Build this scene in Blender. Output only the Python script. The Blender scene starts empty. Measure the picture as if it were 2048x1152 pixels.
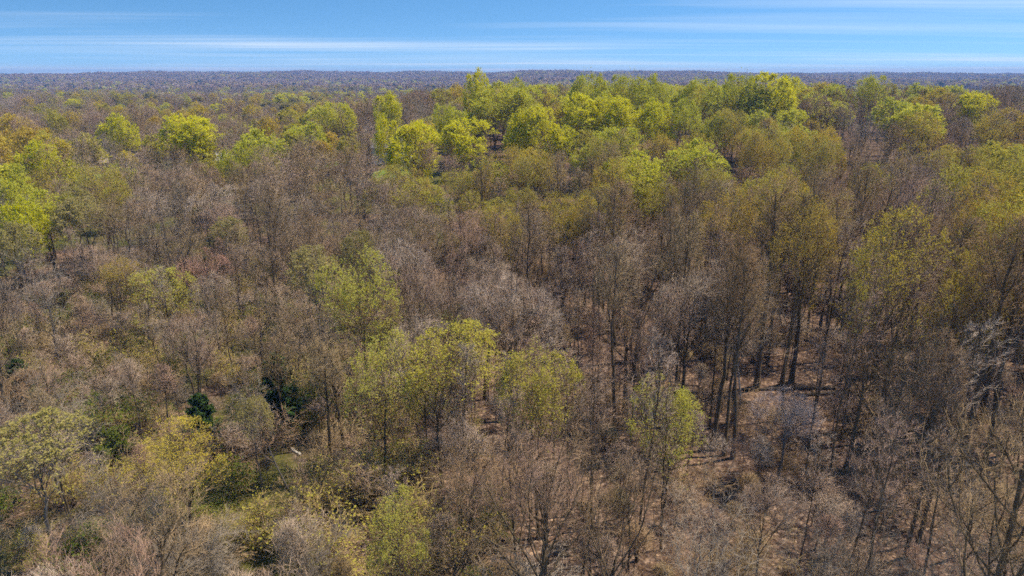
import bpy, math, random
import numpy as np
from mathutils import Vector

SC = bpy.context.scene
COL = SC.collection
R = math.radians

# ------------------------------------------------------------------ camera, sky, sun, exposure
CAM_Z = 40.0
PITCH = 17.3
FPX = 1365.0            # focal length in pixels of the 2048 px wide photograph
cam_d = bpy.data.cameras.new('camera')
cam_d.sensor_width = 36.0
cam_d.lens = FPX / 2048 * 36
cam_d.clip_start = 0.5
cam_d.clip_end = 20000
cam = bpy.data.objects.new('camera', cam_d)
cam.location = (0, 0, CAM_Z)
cam.rotation_euler = (R(90 - PITCH), 0, 0)
COL.objects.link(cam)
SC.camera = cam

SUN_EL, SUN_AZ = 61.0, 76.0      # azimuth clockwise from the view direction (+Y)
world = bpy.data.worlds.new('World')
SC.world = world
world.use_nodes = True
wt = world.node_tree
wn, wl = wt.nodes, wt.links
wn.clear()


def N(tree, kind, **kw):
    n = tree.nodes.new(kind)
    for k, v in kw.items():
        if k == 'ins':
            for i, val in v.items():
                n.inputs[i].default_value = val
        else:
            setattr(n, k, v)
    return n


def math_node(tree, op, a, b=None, clamp=False):
    n = tree.nodes.new('ShaderNodeMath')
    n.operation = op
    n.use_clamp = clamp
    for i, v in enumerate((a, b)):
        if v is None:
            continue
        if isinstance(v, (int, float)):
            n.inputs[i].default_value = v
        else:
            tree.links.new(v, n.inputs[i])
    return n.outputs[0]


def ramp(tree, fac, stops):
    n = tree.nodes.new('ShaderNodeValToRGB')
    e = n.color_ramp.elements
    while len(e) < len(stops):
        e.new(0.5)
    for i, (p, c) in enumerate(stops):
        e[i].position = p
        e[i].color = (c[0], c[1], c[2], 1) if not isinstance(c, (int, float)) else (c, c, c, 1)
    tree.links.new(fac, n.inputs[0])
    return n.outputs[0]


def mixc(tree, fac, a, b, blend='MIX'):
    n = tree.nodes.new('ShaderNodeMix')
    n.data_type = 'RGBA'
    n.blend_type = blend
    for idx, v in ((0, fac), (6, a), (7, b)):
        if isinstance(v, (int, float)):
            n.inputs[idx].default_value = v
        elif isinstance(v, tuple):
            n.inputs[idx].default_value = (v[0], v[1], v[2], 1)
        else:
            tree.links.new(v, n.inputs[idx])
    return n.outputs[2]


def noise(tree, vec, scale, detail=3, rough=0.5):
    n = tree.nodes.new('ShaderNodeTexNoise')
    n.inputs['Scale'].default_value = scale
    n.inputs['Detail'].default_value = detail
    n.inputs['Roughness'].default_value = rough
    if vec is not None:
        tree.links.new(vec, n.inputs['Vector'])
    return n.outputs['Fac']


def mapping(tree, vec, scale=(1, 1, 1), loc=(0, 0, 0), rot=(0, 0, 0)):
    n = tree.nodes.new('ShaderNodeMapping')
    n.inputs['Scale'].default_value = scale
    n.inputs['Location'].default_value = loc
    n.inputs['Rotation'].default_value = rot
    tree.links.new(vec, n.inputs['Vector'])
    return n.outputs[0]


def build_world():
    tc = wn.new('ShaderNodeTexCoord')
    d = tc.outputs['Generated']
    sep = wn.new('ShaderNodeSeparateXYZ')
    wl.new(d, sep.inputs[0])
    # clear, deep blue air: the blue reaches almost down to the horizon
    zz = math_node(wt, 'MAXIMUM', sep.outputs[2], 0.0)
    zl = math_node(wt, 'ADD', math_node(wt, 'MULTIPLY', math_node(wt, 'POWER', zz, 0.72), 1.9), 0.055)
    comb = wn.new('ShaderNodeCombineXYZ')
    wl.new(sep.outputs[0], comb.inputs[0])
    wl.new(sep.outputs[1], comb.inputs[1])
    wl.new(zl, comb.inputs[2])
    nrm = N(wt, 'ShaderNodeVectorMath', operation='NORMALIZE')
    wl.new(comb.outputs[0], nrm.inputs[0])
    sky = wn.new('ShaderNodeTexSky')
    sky.sky_type = 'NISHITA'
    sky.sun_disc = False
    sky.sun_elevation = R(SUN_EL)
    sky.sun_rotation = R(SUN_AZ)
    sky.altitude = 0
    sky.air_density = 1.0
    sky.dust_density = 0.2
    sky.ozone_density = 3.0
    wl.new(nrm.outputs[0], sky.inputs[0])
    hsv = N(wt, 'ShaderNodeHueSaturation', ins={'Saturation': SKY_SAT, 'Value': 0.565, 'Hue': SKY_HUE})
    wl.new(sky.outputs[0], hsv.inputs['Color'])
    # thin cirrus sheets at 8 km: project the direction on a plane so that streaks flatten towards the horizon
    zc = math_node(wt, 'MAXIMUM', sep.outputs[2], 0.004)
    zc2 = math_node(wt, 'ADD', zc, 0.012)
    px = math_node(wt, 'DIVIDE', sep.outputs[0], zc2)
    py = math_node(wt, 'DIVIDE', sep.outputs[1], zc2)
    cv = wn.new('ShaderNodeCombineXYZ')
    wl.new(px, cv.inputs[0])
    wl.new(py, cv.inputs[1])
    warp = noise(wt, mapping(wt, cv.outputs[0], (0.05, 0.05, 1)), 1.0, 3)
    cw = N(wt, 'ShaderNodeVectorMath', operation='ADD')
    wl.new(cv.outputs[0], cw.inputs[0])
    wcv = wn.new('ShaderNodeCombineXYZ')
    wl.new(math_node(wt, 'MULTIPLY', warp, 6.0), wcv.inputs[1])
    wl.new(wcv.outputs[0], cw.inputs[1])
    st = noise(wt, mapping(wt, cw.outputs[0], (0.045, 0.30, 1), (3.1, 7.7, 0), (0, 0, R(5))), 1.0, 6, 0.58)
    st2 = noise(wt, mapping(wt, cw.outputs[0], (0.10, 0.9, 1), (1.3, 2.2, 0), (0, 0, R(-9))), 1.0, 5, 0.6)
    cov = noise(wt, mapping(wt, cv.outputs[0], (0.05, 0.06, 1), (CLOUD_OFF[0], CLOUD_OFF[1], 0)), 1.0, 2)
    dens = math_node(wt, 'ADD', math_node(wt, 'MULTIPLY', st, 0.65), math_node(wt, 'MULTIPLY', st2, 0.35))
    dens = math_node(wt, 'ADD', dens, math_node(wt, 'MULTIPLY', math_node(wt, 'SUBTRACT', cov, 0.52), 0.95))
    # the sheet is seen edge-on towards the horizon, so it thickens there
    edge = math_node(wt, 'DIVIDE', 0.0080, math_node(wt, 'ADD', zz, 0.022))
    dens = math_node(wt, 'ADD', dens, edge)
    cl = ramp(wt, dens, [(0.57, 0.0), (0.72, 0.18), (0.97, 0.85)])
    sat = N(wt, 'ShaderNodeMix', data_type='RGBA')
    wl.new(cl, sat.inputs[0])
    wl.new(hsv.outputs[0], sat.inputs[6])
    sat.inputs[7].default_value = CLOUD_COL
    bg = wn.new('ShaderNodeBackground')
    bg.inputs['Strength'].default_value = SKY_STRENGTH
    wl.new(sat.outputs[2], bg.inputs[0])
    out = wn.new('ShaderNodeOutputWorld')
    wl.new(bg.outputs[0], out.inputs[0])


SKY_STRENGTH = 0.12
SKY_SAT = 1.22
SKY_HUE = 0.491
CLOUD_COL = (3.5, 3.64, 3.76, 1)
CLOUD_OFF = (5.2, 6.6)
build_world()

sun_d = bpy.data.lights.new('sun', 'SUN')
sun_d.energy = 2.6
sun_d.angle = R(0.6)
sun_d.color = (1.0, 0.90, 0.75)
sun = bpy.data.objects.new('sun', sun_d)
sdir = Vector((math.sin(R(SUN_AZ)) * math.cos(R(SUN_EL)), math.cos(R(SUN_AZ)) * math.cos(R(SUN_EL)), math.sin(R(SUN_EL))))
sun.rotation_euler = sdir.to_track_quat('Z', 'Y').to_euler()
sun.location = (0, 0, 120)
COL.objects.link(sun)

SC.view_settings.view_transform = 'Standard'
SC.view_settings.look = 'None'
SC.view_settings.exposure = 1.46
SC.view_settings.gamma = 1.0
SC.view_settings.use_curve_mapping = False
SC.render.engine = 'CYCLES'
cy = SC.cycles
cy.max_bounces = 5
cy.diffuse_bounces = 3
cy.debug_use_spatial_splits = True
cy.glossy_bounces = 1
cy.transmission_bounces = 2
cy.volume_bounces = 0
cy.transparent_max_bounces = 8
cy.caustics_reflective = False
cy.caustics_refractive = False
cy.use_denoising = False
cy.use_adaptive_sampling = True
cy.adaptive_threshold = 0.04
cy.filter_width = 1.7
SC.render.use_persistent_data = False

rng = np.random.default_rng(11)
random.seed(5)

# ------------------------------------------------------------------ terrain
def sstep(a, b, v):
    t = np.clip((np.asarray(v, float) - a) / (b - a), 0, 1)
    return t * t * (3 - 2 * t)


def terrain(x, y):
    x = np.asarray(x, float)
    y = np.asarray(y, float)
    z = 0.7 * np.sin(x * 0.031 + 1.3) * np.cos(y * 0.027) + 0.35 * np.sin(x * 0.083 + y * 0.05)
    side = sstep(-130, -28, x - 0.05 * y)
    z = z + 13.0 * sstep(110, 270, y) * side * (1 - 0.75 * sstep(330, 620, y))
    z = z + 4.0 * sstep(60, 200, y) * (1 - side) * (1 - 0.9 * sstep(330, 560, y))
    z = z + 3.5 * np.sin(x * 0.006 + 0.7) * np.sin(y * 0.0075 + 0.4) * sstep(300, 600, y)
    z = z - 4 * sstep(850, 1250, y)
    rid = 31 + 10 * np.sin(x * 0.0013 + 2.0) + 3.5 * np.sin(x * 0.0041 + 0.5) - 7 * np.exp(-((x + 120) / 800.0) ** 2) + 2.6 * np.sin(x * 0.0103) + 1.8 * np.sin(x * 0.023 + 1) + 2.5 * np.sin(x * 0.0049 + 4)
    z = z + (rid + 4) * sstep(1500, 3700, y + 180 * np.sin(x * 0.0024) + 110 * np.sin(x * 0.0067 + 1))
    z = z - 60 * sstep(4100, 5600, y)
    return z


CP, SP = math.cos(R(PITCH)), math.sin(R(PITCH))


def project(x, y, z):
    """world -> pixel of the 2048x1152 photograph, plus depth"""
    dx, dy, dz = x, y, z - CAM_Z
    f = dy * CP - dz * SP
    u = dy * SP + dz * CP
    return 1024 + FPX * dx / f, 576 - FPX * u / f, f


def ray(px, py):
    a, b = (px - 1024) / FPX, (576 - py) / FPX
    d = np.array([a, CP + b * SP, -SP + b * CP])
    return d / np.linalg.norm(d)


def locate(px, py, h=0.0):
    """ground point over which a point h metres up is seen at pixel (px, py)"""
    d = ray(px, py)
    t = np.concatenate([np.linspace(15, 700, 2800), np.linspace(701, 4600, 1900)])
    X, Y, Z = d[0] * t, d[1] * t, CAM_Z + d[2] * t
    g = Z - terrain(X, Y) - h
    k = np.nonzero(g < 0)[0]
    i = k[0] if len(k) else int(np.argmin(g))
    return float(X[i]), float(Y[i])


# ------------------------------------------------------------------ mesh helpers
class MB:
    """collects tubes and faces with material slots, builds ONE mesh"""
    def __init__(self):
        self.v, self.q, self.t, self.mq, self.mt, self.n = [], [], [], [], [], 0

    def add(self, v, q=None, t=None, m=0):
        if q is not None and len(q):
            self.q.append(np.asarray(q) + self.n)
            self.mq.append(np.full(len(q), m, np.int32))
        if t is not None and len(t):
            self.t.append(np.asarray(t) + self.n)
            self.mt.append(np.full(len(t), m, np.int32))
        self.v.append(np.asarray(v, float))
        self.n += len(v)

    def tubes(self, P, Rr, sides=3, m=0, tip=True):
        """P (N,K,3) polylines, Rr (N,K) radii; tip closes each in a point"""
        P = np.asarray(P, float)
        Nn, K, _ = P.shape
        d = P[:, -1] - P[:, 0]
        d /= np.linalg.norm(d, axis=1, keepdims=True) + 1e-9
        ref = np.where(np.abs(d[:, 2:3]) > 0.8, np.array([[1.0, 0, 0]]), np.array([[0, 0, 1.0]]))
        u = np.cross(d, ref)
        u /= np.linalg.norm(u, axis=1, keepdims=True) + 1e-9
        w = np.cross(d, u)
        a = np.arange(sides) * 2 * np.pi / sides
        off = np.cos(a)[None, :, None] * u[:, None, :] + np.sin(a)[None, :, None] * w[:, None, :]
        Kr = K - 1 if tip else K
        V = P[:, :Kr, None, :] + off[:, None, :, :] * Rr[:, :Kr, None, None]
        V = V.reshape(Nn, Kr * sides, 3)
        i = np.arange(sides)
        j = (i + 1) % sides
        qs = []
        for k in range(Kr - 1):
            qs.append(np.stack([k * sides + i, k * sides + j, (k + 1) * sides + j, (k + 1) * sides + i], 1))
        per = Kr * sides
        if tip:
            V = np.concatenate([V, P[:, -1:, :]], 1)
            per += 1
            tb = np.stack([(Kr - 1) * sides + i, (Kr - 1) * sides + j, np.full(sides, Kr * sides)], 1)
            T = (tb[None] + (np.arange(Nn) * per)[:, None, None]).reshape(-1, 3)
        else:
            T = None
        Q = None
        if qs:
            qb = np.concatenate(qs)
            Q = (qb[None] + (np.arange(Nn) * per)[:, None, None]).reshape(-1, 4)
        self.add(V.reshape(-1, 3), Q, T, m)

    def leaves(self, C, size, rg, m=0, up=0.8, elong=1.5):
        n = len(C)
        nr = rg.normal(size=(n, 3))
        nr[:, 2] += up * 2
        nr /= np.linalg.norm(nr, axis=1, keepdims=True)
        a = np.cross(nr, rg.normal(size=(n, 3)))
        a /= np.linalg.norm(a, axis=1, keepdims=True) + 1e-9
        b = np.cross(nr, a)
        s = (size * rg.uniform(0.6, 1.35, n))[:, None]
        fold = nr * s * 0.22
        V = np.stack([C - a * s * 0.5 * elong, C + b * s * 0.5 + fold, C + a * s * 0.5 * elong, C - b * s * 0.5 + fold], 1)
        k = np.arange(n) * 4
        T = np.concatenate([np.stack([k, k + 1, k + 2], 1), np.stack([k, k + 2, k + 3], 1)])
        self.add(V.reshape(-1, 3), None, T, m)

    def box(self, lo, hi, m=0):
        x0, y0, z0 = lo
        x1, y1, z1 = hi
        v = [(x0, y0, z0), (x1, y0, z0), (x1, y1, z0), (x0, y1, z0), (x0, y0, z1), (x1, y0, z1), (x1, y1, z1), (x0, y1, z1)]
        q = [(0, 3, 2, 1), (4, 5, 6, 7), (0, 1, 5, 4), (1, 2, 6, 5), (2, 3, 7, 6), (3, 0, 4, 7)]
        self.add(v, q, None, m)

    def mesh(self, name, mats, smooth=False):
        me = bpy.data.meshes.new(name)
        V = np.concatenate(self.v).astype(np.float32)
        Q = np.concatenate(self.q) if self.q else np.zeros((0, 4), int)
        T = np.concatenate(self.t) if self.t else np.zeros((0, 3), int)
        me.vertices.add(len(V))
        me.vertices.foreach_set('co', V.ravel())
        nl = Q.size + T.size
        me.loops.add(nl)
        me.loops.foreach_set('vertex_index', np.concatenate([Q.ravel(), T.ravel()]).astype(np.int32))
        me.polygons.add(len(Q) + len(T))
        st = np.concatenate([np.arange(len(Q)) * 4, Q.size + np.arange(len(T)) * 3]).astype(np.int32)
        me.polygons.foreach_set('loop_start', st)
        mi = np.concatenate(self.mq + self.mt) if (self.mq or self.mt) else np.zeros(0, np.int32)
        me.polygons.foreach_set('material_index', mi.astype(np.int32))
        me.polygons.foreach_set('use_smooth', np.full(len(mi), smooth))
        for mt in mats:
            me.materials.append(mt)
        me.update(calc_edges=True)
        return me


def link(name, me, parent=None):
    o = bpy.data.objects.new(name, me)
    COL.objects.link(o)
    if parent is not None:
        o.parent = parent
    return o


def tag(o, label=None, cat=None, group=None, kind=None):
    if label:
        o['label'] = label
    if cat:
        o['category'] = cat
    if group:
        o['group'] = group
    if kind:
        o['kind'] = kind
    return o


# ------------------------------------------------------------------ materials
def new_mat(name):
    m = bpy.data.materials.new(name)
    m.use_nodes = True
    t = m.node_tree
    t.nodes.clear()
    out = t.nodes.new('ShaderNodeOutputMaterial')
    return m, t, out


def bark_mat(name, dark, light, scale=3.0):
    m, t, out = new_mat(name)
    tc = t.nodes.new('ShaderNodeTexCoord')
    oi = t.nodes.new('ShaderNodeObjectInfo')
    f = noise(t, mapping(t, tc.outputs['Object'], (1, 1, 0.25)), scale, 4, 0.6)
    col = ramp(t, f, [(0.32, dark), (0.68, light)])
    v = math_node(t, 'ADD', math_node(t, 'MULTIPLY', oi.outputs['Random'], 0.5), 0.75)
    col = mixc(t, 1.0, col, v, 'MULTIPLY')
    d = t.nodes.new('ShaderNodeBsdfDiffuse')
    t.links.new(col, d.inputs[0])
    bm = N(t, 'ShaderNodeBump', ins={'Strength': 0.6, 'Distance': 0.05})
    t.links.new(f, bm.inputs['Height'])
    t.links.new(bm.outputs[0], d.inputs['Normal'])
    t.links.new(d.outputs[0], out.inputs[0])
    return m


def twig_mat(name, cols, spread=0.35):
    """twigs: colour picked between the stops per tree, plus a slow variation inside the crown"""
    m, t, out = new_mat(name)
    tc = t.nodes.new('ShaderNodeTexCoord')
    oi = t.nodes.new('ShaderNodeObjectInfo')
    n = len(cols)
    col = ramp(t, oi.outputs['Random'], [(i / (n - 1), c) for i, c in enumerate(cols)])
    f = noise(t, tc.outputs['Object'], 0.9, 2)
    f2 = noise(t, tc.outputs['Object'], 9.0, 1)
    v = math_node(t, 'ADD', math_node(t, 'MULTIPLY', math_node(t, 'ADD', f, f2), spread), 1 - spread)
    col = mixc(t, 1.0, col, v, 'MULTIPLY')
    d = t.nodes.new('ShaderNodeBsdfDiffuse')
    t.links.new(col, d.inputs[0])
    t.links.new(d.outputs[0], out.inputs[0])
    return m


def leaf_mat(name, cols, trans=0.4):
    m, t, out = new_mat(name)
    tc = t.nodes.new('ShaderNodeTexCoord')
    oi = t.nodes.new('ShaderNodeObjectInfo')
    n = len(cols)
    f = noise(t, tc.outputs['Object'], 0.55, 2)
    f2 = noise(t, tc.outputs['Object'], 6.0, 1)
    fac = math_node(t, 'ADD', math_node(t, 'MULTIPLY', oi.outputs['Random'], 0.6), math_node(t, 'MULTIPLY', math_node(t, 'SUBTRACT', f, 0.25), 0.8), True)
    col = ramp(t, fac, [(i / (n - 1), c) for i, c in enumerate(cols)])
    v = math_node(t, 'ADD', math_node(t, 'MULTIPLY', f2, 0.7), 0.65)
    col = mixc(t, 1.0, col, v, 'MULTIPLY')
    d = t.nodes.new('ShaderNodeBsdfDiffuse')
    t.links.new(col, d.inputs[0])
    tr = t.nodes.new('ShaderNodeBsdfTranslucent')
    t.links.new(col, tr.inputs[0])
    mx = t.nodes.new('ShaderNodeMixShader')
    mx.inputs[0].default_value = trans
    t.links.new(d.outputs[0], mx.inputs[1])
    t.links.new(tr.outputs[0], mx.inputs[2])
    t.links.new(mx.outputs[0], out.inputs[0])
    return m


def plain_mat(name, col, var=0.25, scale=2.0, rough=0.8):
    m, t, out = new_mat(name)
    tc = t.nodes.new('ShaderNodeTexCoord')
    f = noise(t, tc.outputs['Object'], scale, 4)
    v = math_node(t, 'ADD', math_node(t, 'MULTIPLY', f, 2 * var), 1 - var)
    c = mixc(t, 1.0, col, v, 'MULTIPLY')
    p = t.nodes.new('ShaderNodeBsdfPrincipled')
    p.inputs['Roughness'].default_value = rough
    t.links.new(c, p.inputs['Base Color'])
    t.links.new(p.outputs[0], out.inputs[0])
    return m


M = {}
M['bark'] = bark_mat('bark_dark', (0.061, 0.044, 0.026), (0.189, 0.140, 0.087))
M['bark_grey'] = bark_mat('bark_grey', (0.084, 0.072, 0.060), (0.228, 0.198, 0.168))
M['bark_pale'] = bark_mat('bark_pale', (0.20, 0.18, 0.155), (0.46, 0.43, 0.38))
M['twig_brown'] = twig_mat('twig_brown', [(0.294, 0.194, 0.099), (0.369, 0.263, 0.140), (0.325, 0.206, 0.118), (0.312, 0.225, 0.110), (0.388, 0.281, 0.158)])
M['twig_purple'] = twig_mat('twig_purple', [(0.337, 0.230, 0.150), (0.419, 0.318, 0.224), (0.378, 0.237, 0.163), (0.446, 0.351, 0.266)])
M['twig_pale'] = twig_mat('twig_pale', [(0.258, 0.204, 0.143), (0.315, 0.258, 0.197)])
M['twig_lilac'] = twig_mat('twig_lilac', [(0.42, 0.33, 0.29), (0.48, 0.38, 0.335)])
M['twig_pink'] = twig_mat('twig_pink', [(0.375, 0.206, 0.144), (0.413, 0.237, 0.169)])
M['twig_gold'] = twig_mat('twig_gold', [(0.33, 0.235, 0.10), (0.38, 0.265, 0.115)])
M['leaf_bright'] = leaf_mat('leaf_bright', [(0.57, 0.56, 0.03), (0.66, 0.62, 0.035), (0.73, 0.66, 0.04)], 0.45)
M['leaf_green'] = leaf_mat('leaf_green', [(0.454, 0.454, 0.054), (0.540, 0.529, 0.059), (0.626, 0.583, 0.070)], 0.45)
M['leaf_pale'] = leaf_mat('leaf_pale', [(0.337, 0.284, 0.092), (0.398, 0.337, 0.115), (0.352, 0.321, 0.068)])
M['leaf_young'] = leaf_mat('leaf_young', [(0.45, 0.43, 0.075), (0.53, 0.49, 0.09), (0.58, 0.53, 0.11)], 0.45)
M['bud_gold'] = leaf_mat('bud_gold', [(0.52, 0.36, 0.07), (0.56, 0.43, 0.06), (0.58, 0.50, 0.06)])
M['bud_olive'] = leaf_mat('bud_olive', [(0.403, 0.336, 0.067), (0.459, 0.403, 0.067), (0.515, 0.470, 0.062)])
M['needle'] = leaf_mat('needle', [(0.035, 0.065, 0.018), (0.055, 0.09, 0.022)], 0.1)
M['shrub_green'] = leaf_mat('shrub_green', [(0.10, 0.135, 0.022), (0.18, 0.20, 0.03)], 0.3)


# ------------------------------------------------------------------ trees
def interp(P, t):
    """points and tangents on polylines P (N,K,3) at t (N,n)"""
    K = P.shape[1]
    s = np.clip(t, 0, 0.9999) * (K - 1)
    i = s.astype(int)
    f = (s - i)[..., None]
    n = np.arange(P.shape[0])[:, None]
    a, b = P[n, i], P[n, i + 1]
    T = b - a
    T = T / (np.linalg.norm(T, axis=-1, keepdims=True) + 1e-9)
    return a * (1 - f) + b * f, T, i, f[..., 0]


def spawn(rg, P, Rr, n, t0, t1, ang, length, K, up=0.1, curl=0.15, rfac=0.55, rmin=0.004, rmax=9.0, jit=0.3):
    """n children on each parent; length(t, parent length) -> metres"""
    Np = P.shape[0]
    t = t0 + (t1 - t0) * (np.arange(n)[None, :] + rg.uniform(0.05, 0.95, (Np, n))) / n
    pos, T, i, f = interp(P, t)
    nn = np.arange(Np)[:, None]
    r0 = Rr[nn, i] * (1 - f) + Rr[nn, np.minimum(i + 1, Rr.shape[1] - 1)] * f
    L = np.linalg.norm(P[:, 1:] - P[:, :-1], axis=2).sum(1)[:, None]
    ln = length(t, L) * rg.uniform(1 - jit, 1 + jit, (Np, n))
    phi = rg.uniform(0, 6.283, (Np, 1)) + np.arange(n)[None, :] * 2.4 + rg.normal(0, 0.5, (Np, n))
    ref = np.where(np.abs(T[..., 2:3]) > 0.9, np.array([1.0, 0, 0]), np.array([0, 0, 1.0]))
    U = np.cross(T, ref)
    U /= np.linalg.norm(U, axis=-1, keepdims=True) + 1e-9
    W = np.cross(T, U)
    a = np.radians(rg.uniform(ang[0], ang[1], (Np, n)))[..., None]
    D = np.cos(a) * T + np.sin(a) * (np.cos(phi)[..., None] * U + np.sin(phi)[..., None] * W)
    D = D.reshape(-1, 3)
    pos = pos.reshape(-1, 3)
    ln = ln.reshape(-1, 1)
    r0 = np.clip(r0.reshape(-1) * rfac, rmin, rmax)
    pts = [pos]
    step = ln / (K - 1)
    d = D / (np.linalg.norm(D, axis=1, keepdims=True) + 1e-9)
    for k in range(K - 1):
        pts.append(pts[-1] + d * step)
        d = d + np.array([0, 0, up]) + rg.normal(0, curl, d.shape)
        d /= np.linalg.norm(d, axis=1, keepdims=True) + 1e-9
    C = np.stack(pts, 1)
    tp = np.linspace(1, 0.30, K)
    return C, r0[:, None] * tp[None, :]


def trunk_line(rg, H, top, r, K=14, wob=0.16, lean=0.0):
    z = np.linspace(0, H * top, K)
    w = np.cumsum(rg.normal(0, wob, (K, 2)), 0) * (np.linspace(0, 1, K)[:, None] ** 0.7) * H / 26
    w[:, 0] += lean * z
    P = np.concatenate([w, z[:, None]], 1)
    P[0, 2] = -0.35
    t = np.linspace(0, 1, K)
    Rr = r * (1 - t * 0.78)
    Rr[0] *= 1.45
    Rr[1] *= 1.08
    return P[None], Rr[None]


FORM = {
    # tall forest tree: long clear trunk, narrow ascending crown
    'tall': dict(env=(0.40, 1.0, 0.185), top=0.90, r=0.235, l1=(18, 0.52, 0.98, (24, 50), lambda t, L: L * (0.27 - 0.16 * np.clip((t - 0.52) / 0.46, 0, 1)), 0.15),
                 l2=(7, 0.2, 1.0, (24, 52), 0.52), l3=(6, 0.15, 1.0, (22, 55), 0.52), l4=(4, 0.1, 1.0, (20, 50), 0.60), up=0.11, curl=0.11),
    # slim pole with a thin brush of upright shoots
    'slim': dict(env=(0.42, 1.02, 0.11), top=0.90, r=0.15, l1=(13, 0.50, 0.98, (18, 42), lambda t, L: L * (0.22 - 0.12 * np.clip((t - 0.5) / 0.48, 0, 1)), 0.15),
                 l2=(5, 0.2, 1.0, (20, 45), 0.50), l3=(4, 0.2, 1.0, (20, 48), 0.52), l4=(4, 0.1, 1.0, (20, 48), 0.62), up=0.12, curl=0.12),
    # oak-like: trunk breaks into spreading limbs
    'spread': dict(env=(0.30, 0.99, 0.30), top=0.64, r=0.38, l1=(11, 0.62, 1.0, (16, 56), lambda t, L: L * 0.68 * (0.72 + 0.28 * t), 0.075),
                   l2=(7, 0.22, 1.0, (24, 58), 0.48), l3=(6, 0.15, 1.0, (25, 60), 0.48), l4=(4, 0.1, 1.0, (22, 60), 0.60), up=0.04, curl=0.19),
    # rounded crown of very many fine twigs
    'round': dict(env=(0.34, 1.0, 0.225), top=0.66, r=0.30, l1=(12, 0.66, 1.0, (12, 48), lambda t, L: L * 0.62 * (0.75 + 0.25 * t), 0.10),
                  l2=(8, 0.2, 1.0, (18, 44), 0.50), l3=(6, 0.15, 1.0, (18, 44), 0.52), l4=(4, 0.1, 1.0, (15, 45), 0.66), up=0.10, curl=0.11),
    # open crown of few stout pale curved branches
    'coarse': dict(top=0.72, r=0.22, l1=(10, 0.40, 1.0, (25, 60), lambda t, L: L * 0.50 * (1.05 - 0.35 * t), 0.10),
                   l2=(6, 0.25, 1.0, (30, 60), 0.50), l3=(5, 0.25, 1.0, (30, 60), 0.55), l4=(4, 0.2, 1.0, (30, 60), 0.62), up=0.12, curl=0.26),
    # few heavy dark limbs, thin outer twigs
    'feather': dict(env=(0.26, 1.08, 0.235), top=0.66, r=0.26, l1=(13, 0.50, 1.0, (10, 40), lambda t, L: L * 0.66 * (0.8 + 0.2 * t), 0.11),
                    l2=(8, 0.2, 1.0, (16, 40), 0.50), l3=(6, 0.15, 1.0, (16, 42), 0.52), l4=(5, 0.1, 1.0, (15, 42), 0.66), up=0.12, curl=0.11),
    'plume': dict(env=(0.24, 1.05, 0.29), top=0.62, r=0.28, l1=(13, 0.46, 1.0, (12, 50), lambda t, L: L * 0.72 * (0.8 + 0.2 * t), 0.09),
                  l2=(8, 0.2, 1.0, (18, 46), 0.50), l3=(7, 0.12, 1.0, (20, 50), 0.52), l4=(5, 0.1, 1.0, (18, 50), 0.70), up=0.09, curl=0.14),
    'limb': dict(env=(0.30, 1.0, 0.30), top=0.46, r=0.52, l1=(8, 0.60, 1.0, (18, 62), lambda t, L: L * 1.15 * (0.8 + 0.2 * t), 0.06),
                 l2=(7, 0.25, 1.0, (24, 56), 0.46), l3=(5, 0.2, 1.0, (25, 58), 0.50), l4=(4, 0.1, 1.0, (22, 58), 0.62), up=0.06, curl=0.20),
    # several stems from the ground, arching out: brush and big shrubs
    'brush': dict(top=0.25, r=0.10, l1=(11, 0.15, 1.0, (8, 50), lambda t, L: L * 3.2, -0.03),
                  l2=(8, 0.2, 1.0, (20, 55), 0.42), l3=(6, 0.15, 1.0, (20, 55), 0.50), l4=(6, 0.1, 1.0, (20, 55), 0.6), up=-0.03, curl=0.20),
}


def envelope(P, H, env, sh):
    """pulls the outermost shoots in so that a crown closes to a dome"""
    z0, z1, rx = env
    c = np.array([sh[0] * H, sh[1] * H, (z0 + z1) / 2 * H])
    ax = np.array([rx * H * sh[2], rx * H * sh[3], (z1 - z0) / 2 * H])
    d = (P - c) / ax
    r = np.linalg.norm(d, axis=-1, keepdims=True)
    k = np.where(r > 0.7, (0.7 + 0.6 * (1 - np.exp(-(r - 0.7) / 0.6))) / np.maximum(r, 1e-6), 1.0)
    low = P[..., 2:3] < c[2]                 # below the widest part only the sideways reach is limited
    Q = c + d * k * ax
    Q[..., 2:3] = np.where(low, P[..., 2:3], Q[..., 2:3])
    return Q


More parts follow.
